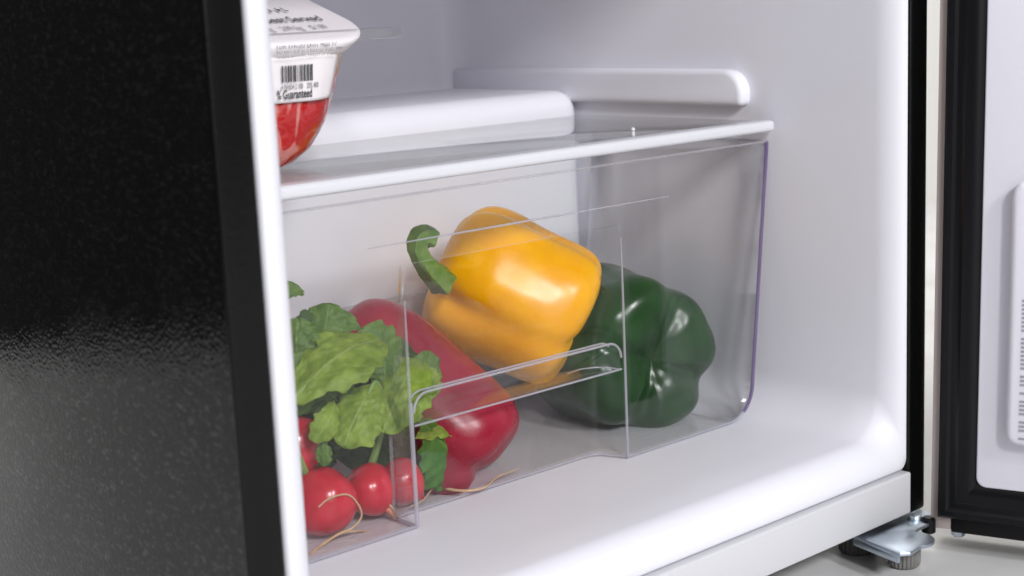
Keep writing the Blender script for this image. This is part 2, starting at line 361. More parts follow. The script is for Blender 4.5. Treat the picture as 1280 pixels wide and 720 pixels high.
# ------------------------------------------------------------------ glass shelf
gs = root('glass_shelf', 'clear glass shelf with white front trim above the crisper drawer', 'shelf', (0.235, 0.09, H - 0.08))
MB().box((0.0410, 0.094, H - 0.0835), (0.4375, 0.2485, H - 0.0800), 0.0006).build('glass_pane', M['glass'], gs)
tr = MB().box((0.0355, 0.0830, H - 0.0865), (0.4405, 0.0965, H - 0.0795), 0.0026, 4)
tr.build('front_trim', M['trimwhite'], gs)
MB().lathe([(0.0011, 0), (0.0013, 0.0012), (0.0009, 0.0026), (0.0014, 0.0034), (0.0011, 0.0046), (0.0004, 0.005)], (0.3325, 0.100, H - 0.0800), 14).build('peg', M['trimwhite'], gs)

# ------------------------------------------------------------------ crisper drawer
cd = root('crisper_drawer', 'clear plastic crisper drawer holding the vegetables under the glass shelf', 'drawer', (0.235, 0.165, H - 0.2645))
YD = 0.0920; ZB = H - 0.2642; ZT = H - 0.0930
T = 0.0018
def sx(z):                                   # drawer half-draft: outside x of the right wall at height z
    return 0.4250 + (z - (H - 0.249)) * 0.115
def jprofile(y, r=0.022, right=True):
    pts = []; zc = ZB + r; xe = sx(zc)
    for k in range(7):
        z = ZT - (ZT - zc) * k / 6; pts.append((sx(z), z))
    for k in range(1, 11):
        a = math.radians(90 * k / 10); pts.append((xe - r + r * math.cos(a), zc - r * math.sin(a)))
    if not right: pts = [(0.4735 - x, z) for (x, z) in pts]
    return [Vector((x, y, z)) for (x, z) in pts]
XL = 0.1552; XR = 0.3115; ZL0 = H - 0.2112; ZL1 = H - 0.1948; ZR = H - 0.128
rp = jprofile(YD); lp = jprofile(YD, right=False)
# flat right and left bays of the front
MB().poly([(XL - 0.0003, YD, ZB)] + [tuple(v) for v in lp[::-1]] + [tuple(v) for v in rp] + [(XR, YD, ZB), (XR, YD, ZR), (XL - 0.0003, YD, ZR)], (0, T, 0)).build('front_panel', M['acrylic_milky'], cd, smooth=False)
# finger recess: sloped middle bay with its returns
DP = 0.0195; xl = XL - 0.001; xr = XR - 0.006
def ry(z): return YD + DP * min(1, (ZR - z) / (ZR - (H - 0.205)))
rows = []
zs = [ZB, H - 0.235, H - 0.205, H - 0.18, H - 0.15, ZR]
for z in zs:
    y = ry(z); row = [Vector((XL, YD, z)), Vector((XL + (xl - XL) * .7, y - min(0.004, (y - YD) * .5), z))]
    row += [Vector((xl + 0.003, y, z)), Vector(((xl + xr) / 2, y, z)), Vector((xr - 0.010, y, z)), Vector((xr - 0.004, y - min(.0012, (y - YD) * .3), z)), Vector((xr, y - min(0.004, (y - YD) * .5), z)), Vector((XR, YD, z))]
    rows.append(row)
rpn = solid(MB().grid(rows).build('recess_panel', M['acrylic'], cd, angle=60), T, 0); rpn.modifiers[0].use_rim = False
# grip lip bridging the recess
r = 0.0095; out = [(XL + 0.002, ZL0), (XR - 0.003, ZL0)]
for k in range(9): a = math.radians(90 * k / 8); out.append((XR - 0.003 - r + r * math.cos(a), ZL1 - r + r * math.sin(a)))
for k in range(9): a = math.radians(90 + 90 * k / 8); out.append((XL + 0.002 + r + r * math.cos(a), ZL1 - r + r * math.sin(a)))
lipo = MB().poly([(x, YD + 0.0002, z) for (x, z) in out], (0, T, 0), 0.0005)
lipo.box((XL + 0.004, YD + 0.0022, ZL0 - 0.0008), (XR - 0.008, ry(ZL0) - 0.001, ZL0 + 0.0008))
lo = lipo.build('grip_lip', M['acrylic'], cd, angle=30)
edge = [(x, YD - 0.0004, z) for (x, z) in out[2:]]
MB().tube(edge, 0.0007, 8).build('edge_glint_bead', M['bead'], lo)
MB().tube([(x * 0.99 + 0.002 + (0.0005), YD + 0.0062, z - 0.0006) for (x, z) in out[6:-4]], 0.0006, 8).build('edge_glint_bead', M['bead'], lo)
MB().tube([(XL + 0.002, YD - 0.0003, ZL0), (XR - 0.003, YD - 0.0003, ZL0)], 0.0006, 8).build('edge_glint_bead', M['bead'], lo)
MB().tube([(XR - 0.0035, YD, ZL0), (XR - 0.006, YD + 0.006, ZL0 + 0.0004), (XR - 0.011, YD + 0.012, ZL0 + 0.0008), (XR - 0.02, YD + 0.0155, ZL0 + 0.001), (XR - 0.03, YD + 0.0165, ZL0)], 0.0004, 8).build('edge_glint_bead', M['bead'], lo)
# sides, back, floor
for rt in (True, False):
    rows = [jprofile(y, right=rt) for y in (YD + 0.002, 0.13, 0.17, 0.21, 0.243)]
    solid(MB().grid(rows).build('side_panel', M['acrylic_side'], cd, angle=50), T, 0)
MB().box((0.062, YD + 0.022, ZB - 0.0009), (0.4015, 0.243, ZB + 0.0009)).build('base_panel', M['acrylic_side'], cd, smooth=False)
MB().box((0.062, YD + 0.002, ZB - 0.0009), (XL - 0.001, YD + 0.0215, ZB + 0.0009)).build('base_panel', M['acrylic_side'], cd, smooth=False)
bs = MB(); bs.box((XR + 0.0005, YD + 0.002, ZB - 0.0009), (0.4015, YD + 0.0215, ZB + 0.0009)); bs.build('base_panel', M['acrylic_side'], cd, smooth=False)
MB().box((0.060, 0.2435, ZB + 0.012), (0.416, 0.2453, H - 0.180), 0.0004).build('back_panel', M['acrylic_side'], cd)
# moulded edges, their bright glints painted as pale tubes
def bead(pts, r, m='bead', n=8): return MB().tube(pts, r, n).build('edge_glint_bead', M[m], cd)
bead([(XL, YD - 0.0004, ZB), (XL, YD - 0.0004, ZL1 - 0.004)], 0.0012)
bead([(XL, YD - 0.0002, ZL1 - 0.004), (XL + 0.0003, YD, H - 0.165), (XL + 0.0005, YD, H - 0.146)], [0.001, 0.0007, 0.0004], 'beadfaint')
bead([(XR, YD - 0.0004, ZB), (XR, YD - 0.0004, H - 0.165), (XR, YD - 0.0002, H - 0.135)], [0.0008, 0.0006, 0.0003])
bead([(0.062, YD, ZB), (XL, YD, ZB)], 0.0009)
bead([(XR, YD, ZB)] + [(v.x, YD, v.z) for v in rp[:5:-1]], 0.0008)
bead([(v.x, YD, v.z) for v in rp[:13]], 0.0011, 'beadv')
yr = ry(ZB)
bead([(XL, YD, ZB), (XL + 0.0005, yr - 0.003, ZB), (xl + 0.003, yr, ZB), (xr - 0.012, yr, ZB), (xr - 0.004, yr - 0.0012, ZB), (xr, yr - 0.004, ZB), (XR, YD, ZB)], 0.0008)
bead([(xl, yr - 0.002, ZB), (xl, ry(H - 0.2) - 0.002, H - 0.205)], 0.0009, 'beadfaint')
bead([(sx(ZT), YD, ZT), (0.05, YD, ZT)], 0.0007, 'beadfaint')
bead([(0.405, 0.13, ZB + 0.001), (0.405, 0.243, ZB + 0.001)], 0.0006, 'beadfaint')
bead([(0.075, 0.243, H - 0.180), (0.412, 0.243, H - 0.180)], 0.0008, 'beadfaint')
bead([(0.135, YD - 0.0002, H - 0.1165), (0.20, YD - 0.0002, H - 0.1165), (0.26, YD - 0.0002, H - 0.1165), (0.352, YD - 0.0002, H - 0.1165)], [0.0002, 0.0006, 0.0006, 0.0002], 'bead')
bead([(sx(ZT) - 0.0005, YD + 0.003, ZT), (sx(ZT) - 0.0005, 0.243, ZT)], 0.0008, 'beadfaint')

# ------------------------------------------------------------------ bell peppers
def pepper(name, label, center, axis, ref, length, radius, n, colors, seed, stem, depth=0.16, lobes=None, rough=0.16, squash=1.0, skew=0.0, endk=0.6, dent=0.09, full=0.0, gw=0.17):
    rnd = random.Random(seed); axis = Vector(axis).normalized()
    x = Vector(ref); x = (x - axis * x.dot(axis)).normalized(); y = axis.cross(x); c = Vector(center)
    po = root(name, label, 'bell pepper', c)
    # profile from blossom end (t=0) to stem end, (rho, z)
    pr = [(0.0, 0.115), (0.16, 0.085), (0.34, 0.03), (0.55, 0.0), (0.76, 0.022), (0.895, 0.09), (0.96, 0.20), (0.985, 0.36), (1.0, 0.52), (1.02, 0.66), (1.0, 0.79), (0.92, 0.90), (0.76, 0.975), (0.56, 1.0), (0.38, 0.985), (0.22, 0.94), (0.10, 0.905), (0.0, 0.90)]
    sp = spline([(a, b, 0) for a, b in pr], 76)
    ns = 144; verts = []; lob = lobes or [(k / n * 2 * math.pi + rnd.uniform(-0.12, 0.12), 1 + rnd.uniform(-0.07, 0.07), rnd.uniform(-0.05, 0.05)) for k in range(n)]
    ang = sorted([(a % (2 * math.pi), b, d) for a, b, d in lob])
    def lobe(th):
        th %= 2 * math.pi
        for i in range(len(ang)):
            a0 = ang[i][0]; a1 = ang[(i + 1) % len(ang)][0] + (2 * math.pi if i == len(ang) - 1 else 0)
            tt = th if th >= a0 else th + 2 * math.pi
            if a0 <= tt < a1:
                s = (tt - a0) / (a1 - a0); w = s * s * (3 - 2 * s)
                g = math.sin(math.pi * s)
                gr = max(0.0, 1 - abs(s - 0.5) / 0.5) ** 2.4          # 1 in the groove between two lobes
                gr = math.exp(-((s - 0.5) / gw) ** 2)
                return ang[i][1] * (1 - w) + ang[(i + 1) % len(ang)][1] * w, gr, ang[i][2] * (1 - w) + ang[(i + 1) % len(ang)][2] * w
        return 1, 0, 0
    for k, q in enumerate(sp):
        rho, z = max(0, q.x), q.y
        endw = max(0, 1 - z / 0.55) ** 1.0; topw = max(0, (z - 0.5) / 0.5) ** 1.2
        for j in range(ns):
            th = 2 * math.pi * j / ns; sz, gr, dz = lobe(th)
            amp = depth * (0.42 + endk * endw + 0.55 * topw)
            rr = rho * sz * (1 - amp * gr) * (1 + full * endw)
            zz = z + dz * (1 - z) * min(1, rho * 1.6) + gr * dent * endw * min(1, rho * 2) * (1 - min(1, z * 2)) - gr * 0.04 * topw * rho
            d = Vector((math.cos(th), math.sin(th), 0))
            nn = noise.noise(Vector((d.x * rr * 1.3, d.y * rr * 1.3, zz * 1.7)) + Vector((seed * 3.1, seed, 0))) * 0.07 + noise.noise(Vector((d.x * 3, d.y * 3, zz * 2.4)) + Vector((seed, 9, seed))) * 0.018
            rr *= 1 + nn
            lx = d.x * rr * radius; ly = d.y * rr * radius * squash; lz = (zz - 0.5) * length
            verts.append(c + x * (lx + skew * lz) + y * ly + axis * lz)
    fs = []
    K = len(sp)
    for i in range(K - 1):
        for j in range(ns): fs.append((i * ns + j, i * ns + (j + 1) % ns, (i + 1) * ns + (j + 1) % ns, (i + 1) * ns + j))
    m = mat(name + '_skin', colors[0], rough, 0.32, coat=0.0, vary=(38, colors[1], 0.42, 0.72), bump=(42, 0.10, 4, 0.003), sss=(0.12, (0.9, 0.35, 0.08) if colors[2] == 'w' else (0.2, 0.6, 0.1), 0.004), rvary=(30, rough + 0.10))
    t = m.node_tree; bs_ = t.nodes['Principled BSDF']; src = bs_.inputs['Base Color'].links[0].from_socket
    tc = t.nodes.new('ShaderNodeTexCoord'); vo = t.nodes.new('ShaderNodeTexVoronoi'); vo.inputs['Scale'].default_value = 330; t.links.new(tc.outputs['Object'], vo.inputs['Vector'])
    mr = t.nodes.new('ShaderNodeMapRange'); mr.inputs[1].default_value = 0.10; mr.inputs[2].default_value = 0.24; mr.inputs[3].default_value = 0.30; mr.inputs[4].default_value = 0.0; t.links.new(vo.outputs[0], mr.inputs[0])
    mx = t.nodes.new('ShaderNodeMix'); mx.data_type = 'RGBA'; t.links.new(mr.outputs[0], mx.inputs[0]); t.links.new(src, mx.inputs[6]); mx.inputs[7].default_value = tuple(min(1, q * 1.5 + 0.02) for q in colors[1]) + (1,)
    t.links.new(mx.outputs[2], bs_.inputs['Base Color'])
    part('body', verts, fs, m, po, angle=80)
    return po
def vdir(a, b, c): return (RIGHT * a + UP * b + NEAR * c).normalized()
D_ = math.radians
yc = at(644, 370, 0.178)
pepper('bell_pepper', 'shiny yellow bell pepper lying on top between the red and green ones', yc, vdir(-0.90, 0.40, -0.10), NEAR, 0.095, 0.0475, 4,
       [(0.84, 0.37, 0.0), (0.90, 0.45, 0.0), 'w'], 3, None, depth=0.17, endk=-0.18, full=0.02, gw=0.115, rough=0.23, dent=0.02, lobes=[(D_(24), 1.04, 0.0), (D_(118), 0.98, 0.05), (D_(205), 0.98, 0.0), (D_(-72), 0.98, 0.05)])
yp = bpy.data.objects['bell_pepper']
gc = at(776, 439, 0.162)
pepper('bell_pepper', 'dark green bell pepper at the right side of the drawer', gc, vdir(-0.46, 0.12, -0.88), UP, 0.094, 0.0525, 4,
       [(0.002, 0.032, 0.002), (0.007, 0.058, 0.005), 'g'], 5, None, depth=0.11, rough=0.19, endk=0.7, dent=0.07, lobes=[(D_(-28), 1.03, 0.0), (D_(68), 1.0, 0.03), (D_(150), 0.97, 0.0), (D_(236), 1.0, 0.0)])
rc = at(518, 497, 0.160)
pepper('bell_pepper', 'red bell pepper lying behind the radish leaves at the left', rc, vdir(-0.78, 0.62, -0.14), NEAR, 0.114, 0.0400, 3,
       [(0.25, 0.010, 0.026), (0.32, 0.020, 0.042), 'w'], 11, None, depth=0.075, endk=0.4, rough=0.26, dent=0.04, lobes=[(D_(36), 1.0, 0.0), (D_(-74), 1.0, 0.0), (D_(145), 0.96, 0.0)])
# stem of the yellow pepper
ys = [at(553, 352, 0.168), at(543, 343, 0.164), at(530, 328, 0.160), at(522, 312, 0.158), at(522, 299, 0.157), at(531, 294, 0.157), at(540, 298, 0.157)]
st = MB(); pts = spline(ys, 34)
st.tube(pts, [0.0082 - 0.0030 * min(1, k / 12) + (0.0008 * (k / 33) ** 2) for k in range(34)], 20)
for k, v in enumerate(st.v): c_ = pts[k // 20]; st.v[k] = c_ + (v - c_) * (1 + 0.12 * math.cos(5 * 2 * math.pi * (k % 20) / 20 + 0.04 * (k // 20)))
for k, v in enumerate(st.v): st.v[k] = v + Vector((noise.noise(v * 240), noise.noise(v * 240 + Vector((7, 0, 0))), noise.noise(v * 240 + Vector((0, 7, 0))))) * 0.0007
st.build('stem', mat('pepper_stem_green', (0.10, 0.20, 0.025), 0.42, 0.4, vary=(160, (0.19, 0.30, 0.06), 0.4, 0.7), bump=(300, 0.2, 3, 0.0006)), yp)

# ------------------------------------------------------------------ radishes and their leaves
def leaf_mat(name, c1, c2, vein):
    m = bpy.data.materials.new(name); m.use_nodes = True; t = m.node_tree; N = t.nodes; L = t.links; b = N['Principled BSDF']
    uv = N.new('ShaderNodeUVMap'); sep = N.new('ShaderNodeSeparateXYZ'); L.new(uv.outputs[0], sep.inputs[0])
    def math_(op, a, b_=None, c=None):
        n = N.new('ShaderNodeMath'); n.operation = op
        for i, q in enumerate((a, b_, c)):
            if q is None: continue
            if isinstance(q, (int, float)): n.inputs[i].default_value = q
            else: L.new(q, n.inputs[i])
        return n.outputs[0]
    ux = math_('ABSOLUTE', math_('SUBTRACT', sep.outputs[0], 0.5))
    mid = math_('SUBTRACT', 1.0, math_('MINIMUM', math_('MULTIPLY', ux, 34.0), 1.0))
    ph = math_('ADD', math_('MULTIPLY', sep.outputs[1], 7.0), math_('MULTIPLY', ux, -5.0))
    side = math_('ABSOLUTE', math_('SUBTRACT', math_('FRACT', ph), 0.5))
    sv = math_('SUBTRACT', 1.0, math_('MINIMUM', math_('MULTIPLY', side, 17.0), 1.0))
    ve = math_('MAXIMUM', mid, math_('MULTIPLY', sv, 0.6))
    tc = N.new('ShaderNodeTexCoord'); n = N.new('ShaderNodeTexNoise'); n.inputs['Scale'].default_value = 130; n.inputs['Detail'].default_value = 4
    L.new(tc.outputs['Object'], n.inputs['Vector'])
    r = N.new('ShaderNodeValToRGB'); r.color_ramp.elements[0].position = 0.35; r.color_ramp.elements[1].position = 0.68
    r.color_ramp.elements[0].color = (*c1, 1); r.color_ramp.elements[1].color = (*c2, 1); L.new(n.outputs[0], r.inputs[0])
    mx = N.new('ShaderNodeMix'); mx.data_type = 'RGBA'; L.new(math_('MULTIPLY', ve, 0.8), mx.inputs[0]); L.new(r.outputs[0], mx.inputs[6]); mx.inputs[7].default_value = (*vein, 1)
    L.new(mx.outputs[2], b.inputs['Base Color']); b.inputs['Roughness'].default_value = 0.5; b.inputs['Specular IOR Level'].default_value = 0.4
    vo = N.new('ShaderNodeTexVoronoi'); vo.inputs['Scale'].default_value = 340; L.new(tc.outputs['Object'], vo.inputs['Vector'])
    hh = math_('SUBTRACT', math_('MULTIPLY', vo.outputs[0], 0.6), ve)
    u = N.new('ShaderNodeBump'); u.inputs['Strength'].default_value = 0.3; u.inputs['Distance'].default_value = 0.0007; L.new(hh, u.inputs['Height']); L.new(u.outputs[0], b.inputs['Normal'])
    tl = N.new('ShaderNodeBsdfTranslucent'); L.new(mx.outputs[2], tl.inputs[0]); ms = N.new('ShaderNodeMixShader'); ms.inputs[0].default_value = 0.4
    out = [q for q in N if q.type == 'OUTPUT_MATERIAL'][0]; L.new(b.outputs[0], ms.inputs[1]); L.new(tl.outputs[0], ms.inputs[2]); L.new(ms.outputs[0], out.inputs[0])
    return m
LM = [leaf_mat('light_radish_leaf', (0.19, 0.30, 0.025), (0.34, 0.46, 0.06), (0.42, 0.52, 0.18)),
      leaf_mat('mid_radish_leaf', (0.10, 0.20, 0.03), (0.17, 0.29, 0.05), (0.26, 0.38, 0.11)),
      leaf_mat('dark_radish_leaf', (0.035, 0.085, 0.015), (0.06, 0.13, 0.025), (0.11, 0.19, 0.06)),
      leaf_mat('deep_green_radish_leaf', (0.045, 0.19, 0.014), (0.09, 0.28, 0.03), (0.20, 0.36, 0.09))]
stem_m = mat('radish_stalk', (0.16, 0.26, 0.06), 0.4, 0.4, vary=(90, (0.24, 0.32, 0.10), 0.4, 0.7))
def leaf(parent, base, tip, width, mt, seed, face=None, arch=0.12, cup=0.18, ruf=0.07, lob=0.17, side=0.0, nu=34, nv=48, stalk=None, peak=0.62):
    """leaf blade from base to tip; face = direction the blade looks; arch bows it, cup folds it along the midrib"""
    base, tip = Vector(base), Vector(tip); ax = tip - base; Ln = ax.length; ax.normalize()
    ruf *= 0.7
    f = Vector(face if face else NEAR); f = (f - ax * f.dot(ax)).normalized(); sd = ax.cross(f)
    rnd = random.Random(seed); off = Vector((rnd.random() * 40, rnd.random() * 40, 0)); vs = []; uvs = []
    for i in range(nv):
        v = i / (nv - 1)
        pk = v ** (math.log(0.5) / math.log(peak))
        prof = max(0.0, math.sin(math.pi * pk)) ** 0.55
        for j in range(nu):
            s = j / (nu - 1) * 2 - 1
            e = 1 + lob * (noise.noise(Vector((v * 5.5, 3 * math.copysign(1, s), 0)) + off) * 1.4 + 0.55 * math.sin(v * 30 + seed + (s > 0) * 2) + 0.6 * noise.noise(Vector((v * 26, s * 2, seed)))) * abs(s)
            wx = s * width * 0.5 * prof * e
            tipext = (1 - abs(s) ** 2) * 0.0
            y = v * Ln + abs(s) ** 2 * Ln * 0.02
            z = arch * Ln * math.sin(math.pi * v) - cup * abs(wx) * (1.0)
            p1 = Vector((wx / width * 5, v * 5, 0)) + off
            z += ruf * width * (noise.noise(p1) * (0.35 + abs(s) ** 1.5) * 1.7 + 0.5 * noise.noise(p1 * 2.6)) + 0.016 * width * noise.noise(p1 * 6) + 0.02 * width * abs(s) ** 2 * math.sin(v * 44 + seed * 2 + 3 * s)
            wx2 = wx + side * Ln * v * v
            vs.append(base + ax * y + sd * wx2 + f * z); uvs.append(((s + 1) / 2, v))
    fs = [(i * nu + j, i * nu + j + 1, (i + 1) * nu + j + 1, (i + 1) * nu + j) for i in range(nv - 1) for j in range(nu - 1)]
    o = part('leaf', vs, fs, LM[mt], parent, angle=180)
    ul = o.data.uv_layers.new(name='UVMap')
    for lp_ in o.data.loops: ul.data[lp_.index].uv = uvs[lp_.vertex_index]
    solid(o, 0.0004)
    if stalk:
        pts = spline([Vector(p) for p in stalk] + [base, base + ax * Ln * 0.35 + f * arch * Ln * 0.7 - f * 0.0006], 18)
        MB().tube(pts, [0.0022 - 0.0014 * k / 17 for k in range(18)], 8).build('stalk', stem_m, o)
    return o
rad_m = mat('radish_skin', (0.44, 0.008, 0.022), 0.24, 0.4, coat=0.15, vary=(60, (0.56, 0.018, 0.04), 0.4, 0.7), bump=(160, 0.08, 3, 0.0008), sss=(0.15, (1, 0.3, 0.25), 0.003))
root_m = mat('radish_root', (0.50, 0.33, 0.17), 0.55, 0.3, vary=(200, (0.56, 0.40, 0.26), 0.4, 0.7))
rootr_m = mat('radish_red_root', (0.50, 0.09, 0.06), 0.5, 0.3, vary=(240, (0.55, 0.25, 0.15), 0.4, 0.65))
def radish(label, c, r, axis, seed, squash=1.0):
    """axis points from the root end to the crown"""
    c = Vector(c); ro = root('radish', label, 'radish', c, 'radishes in the left of the drawer'); ax = Vector(axis).normalized()
    x = ax.orthogonal().normalized(); y = ax.cross(x); rows = []
    prof = [(0.02, -1.18), (0.10, -1.10), (0.28, -1.0), (0.52, -0.86), (0.76, -0.62), (0.93, -0.30), (1.0, 0.02), (0.97, 0.32), (0.84, 0.60), (0.62, 0.80), (0.36, 0.91), (0.16, 0.94), (0.03, 0.95)]
    sp = spline([(a, b, 0) for a, b in prof], 40)
    for q in sp:
        row = []
        for j in range(48):
            th = 2 * math.pi * j / 48; d = Vector((math.cos(th), math.sin(th), 0)); k = 1 + 0.05 * noise.noise(Vector((d.x * 1.2, d.y * 1.2, q.y * 1.2)) + Vector((seed * 5, 0, 0)))
            row.append(c + (x * d.x + y * d.y) * max(0.0, q.x) * r * k + ax * q.y * r * squash * k)
        rows.append(row)
    MB().grid(rows, True).build('bulb', rad_m, ro, angle=80); return ro
r1 = radish('large red radish lowest and nearest the white wall edge', at(404, 627, 0.1185), 0.0172, (0.78, -0.15, 0.5), 1)
r2 = radish('smaller round red radish second from the left with a short red root', at(463, 612, 0.1215), 0.0140, (-0.55, 0.35, 0.75), 2)
r3 = radish('red radish half hidden behind the drawer recess corner', at(501, 602, 0.1250), 0.0128, (-0.5, 0.5, 0.6), 3)
r4 = radish('upper red radish mostly hidden behind the white wall edge', at(372, 556, 0.1330), 0.0150, (0.2, 0.4, 0.8), 4)
def rootlet(par, pts, r0, r1_, m=root_m):
    p = spline(pts, 30); MB().tube(p, [r0 + (r1_ - r0) * k / 29 for k in range(30)], 7).build('taproot', m, par)
zf = -0.2625
rootlet(r1, [at(398, 634, 0.1015), at(412, 623, 0.1005), at(433, 618, 0.1015), at(446, 628, 0.103), at(452, 645, 0.1045), at(440, 660, 0.106), at(424, 667, 0.107), at(404, 680, 0.1055), at(387, 693, 0.104)], 0.0004, 0.0007)
rootlet(r1, [at(424, 667, 0.107), at(440, 664, 0.1075), at(460, 664, 0.109), at(476, 668, 0.11)], 0.0006, 0.0003)
rootlet(r2, [at(478, 630, 0.1135), at(485, 637, 0.112), at(493, 645, 0.111), at(498, 653, 0.110)], 0.0022, 0.0010, rootr_m)
rootlet(r2, [at(479, 628, 0.112), at(488, 632, 0.110), at(497, 645, 0.109)], 0.0008, 0.0003)
def fz(px, py, dz=0.0): return atz(px, py, -0.2625 + dz)
rootlet(r3, [at(521, 604, 0.124), fz(535, 607, .004), fz(552, 609, .002), fz(570, 613, .001), fz(590, 613, .001), fz(608, 608, .001), fz(622, 596, .001), fz(648, 586, .001)], 0.0012, 0.0003)
rootlet(r3, [fz(552, 606, .003), fz(540, 612, .001), fz(528, 626, .001), fz(512, 634, .001)], 0.0006, 0.0003)
LF = leaf
def A(px, py, Y): return at(px, py, Y)
up = tuple((NEAR * 0.8 + UP * 0.6).normalized())
# dark leaves behind, their tone painting the shadows in the gaps
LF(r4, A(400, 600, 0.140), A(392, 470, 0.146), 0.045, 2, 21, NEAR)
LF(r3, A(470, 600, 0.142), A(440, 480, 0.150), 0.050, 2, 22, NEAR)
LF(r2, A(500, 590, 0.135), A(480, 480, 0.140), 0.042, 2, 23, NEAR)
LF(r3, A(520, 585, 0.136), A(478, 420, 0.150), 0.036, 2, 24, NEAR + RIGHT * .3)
# upper leaves
LF(r4, A(402, 455, 0.136), A(412, 380, 0.142), 0.030, 1, 31, NEAR, arch=0.1, ruf=0.05, peak=0.66)
LF(r4, A(372, 460, 0.132), A(372, 398, 0.136), 0.022, 1, 32, NEAR, peak=0.6)
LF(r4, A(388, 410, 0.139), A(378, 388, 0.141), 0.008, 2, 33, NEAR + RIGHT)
LF(r4, A(355, 375, 0.150), A(364, 352, 0.152), 0.014, 1, 34, NEAR)
# dark leaf behind on the right
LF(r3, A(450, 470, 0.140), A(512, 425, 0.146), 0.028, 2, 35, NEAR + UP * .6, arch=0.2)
LF(r3, A(520, 500, 0.124), A(538, 440, 0.126), 0.018, 1, 36, NEAR + RIGHT * .5)
# big light leaf
LF(r1, A(364, 502, 0.112), A(474, 424, 0.118), 0.036, 0, 41, NEAR * .8 + UP * .7, arch=0.14, cup=0.12, ruf=0.06, stalk=[A(385, 600, 0.125), A(362, 540, 0.114)], peak=0.55)
# mid leaf between
LF(r2, A(480, 490, 0.118), A(478, 436, 0.122), 0.018, 1, 42, NEAR + RIGHT * .4)
LF(r1, A(440, 520, 0.124), A(388, 470, 0.128), 0.030, 1, 51, NEAR + UP * .3, arch=0.12, ruf=0.06)
LF(r2, A(420, 560, 0.127), A(452, 500, 0.126), 0.030, 1, 52, NEAR + UP * .2, arch=0.12, ruf=0.06)
LF(r3, A(505, 560, 0.126), A(470, 505, 0.126), 0.026, 2, 53, NEAR, arch=0.1)
LF(r1, A(375, 520, 0.122), A(384, 440, 0.124), 0.026, 1, 54, NEAR + RIGHT * .3, ruf=0.05)
LF(r3, A(500, 470, 0.128), A(452, 412, 0.134), 0.028, 1, 55, NEAR + UP * .5, ruf=0.05)
# right crinkled light leaf, tip hanging down
LF(r2, A(520, 447, 0.116), A(480, 540, 0.106), 0.033, 0, 43, NEAR * .9 + UP * .3, arch=0.10, cup=0.10, ruf=0.07, lob=0.16, peak=0.45)
LF(r2, A(528, 452, 0.118), A(536, 500, 0.116), 0.020, 0, 44, NEAR + RIGHT * .7, ruf=0.06)
# lower light leaf
LF(r2, A(470, 478, 0.112), A(430, 557, 0.104), 0.029, 0, 45, NEAR * .9 + UP * .45, arch=0.12, cup=0.15, ruf=0.05, peak=0.6, stalk=[A(462, 590, 0.128), A(480, 520, 0.122)])
# little curled leaf at the lower left
LF(r1, A(418, 500, 0.112), A(392, 552, 0.108), 0.014, 0, 46, NEAR + RIGHT * .5, arch=0.25)
LF(r1, A(404, 545, 0.110), A(406, 582, 0.110), 0.008, 1, 47, NEAR)
# deep green leaf in the recess
LF(r3, A(522, 522, 0.1165), A(580, 592, 0.1180), 0.042, 3, 48, NEAR * 1.0 + UP * .4 + RIGHT * .2, arch=0.08, cup=0.35, ruf=0.03, peak=0.7)
LF(r3, A(518, 548, 0.1165), A(572, 531, 0.1185), 0.014, 0, 49, NEAR + UP * .6, ruf=0.09)

# ------------------------------------------------------------------ red punnet with its white printed lid
PC = (0.0985, 0.199)
pk = root('food_punnet', 'red film wrapped food punnet with white printed barcode label on the glass shelf', 'food package', (PC[0], PC[1], H - 0.0795))
def rr2(hx, hy, r, seg=10, st=8):
    pts = []; cs = [(hx - r, -hy + r, -90), (hx - r, hy - r, 0), (-hx + r, hy - r, 90), (-hx + r, -hy + r, 180)]
    for i, (cx, cy, a0) in enumerate(cs):
        arc = [(cx + r * math.cos(math.radians(a0 + 90 * k / seg)), cy + r * math.sin(math.radians(a0 + 90 * k / seg))) for k in range(seg + 1)]
        pts += arc; nx, ny, na = cs[(i + 1) % 4]; e = (nx + r * math.cos(math.radians(na)), ny + r * math.sin(math.radians(na)))
        for k in range(1, st): pts.append((arc[-1][0] + (e[0] - arc[-1][0]) * k / st, arc[-1][1] + (e[1] - arc[-1][1]) * k / st))
    return pts
SLOPE = 0.34
def secs(z):                                  # half sizes of the tray at height z (relative to the eye level)
    T_ = [(-0.0795, 0.034, 0.058), (-0.077, 0.041, 0.0625), (-0.070, 0.0495, 0.0660), (-0.058, 0.0580, 0.0685), (-0.042, 0.0640, 0.0700), (-0.026, 0.0690, 0.0715), (-0.010, 0.0735, 0.073)]
    for (a, b_) in zip(T_, T_[1:]):
        if z <= b_[0]: t = (z - a[0]) / (b_[0] - a[0]); return a[1] + (b_[1] - a[1]) * t, a[2] + (b_[2] - a[2]) * t
    return T_[-1][1:]
def ring(z, off=0.0, lift=0.0, crinkle=0.0):
    hx, hy = secs(z); w = max(0, (z + 0.0795) / 0.0695); out = []
    for (x, y) in rr2(hx + off, hy + off, 0.030):
        p = Vector((PC[0] + x, PC[1] + y, H + z + lift + SLOPE * w * (y + hy)))
        if crinkle:
            q = p * 55; k = noise.noise(q) * 0.6 + noise.noise(q * 2.3) * 0.5; d = Vector((x, y, 0)).normalized(); p += d * k * crinkle
        out.append(p)
    return out
zz = [-0.0795 + 0.0610 * (k / 34) for k in range(35)]
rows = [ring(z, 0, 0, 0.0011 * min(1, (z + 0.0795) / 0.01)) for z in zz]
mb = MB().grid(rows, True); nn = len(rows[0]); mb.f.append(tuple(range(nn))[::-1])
film = mat('red_film_painted_glints', (0.50, 0.012, 0.012), 0.22, 0.5, coat=0.5, bump=(70, 0.6, 3, 0.004))
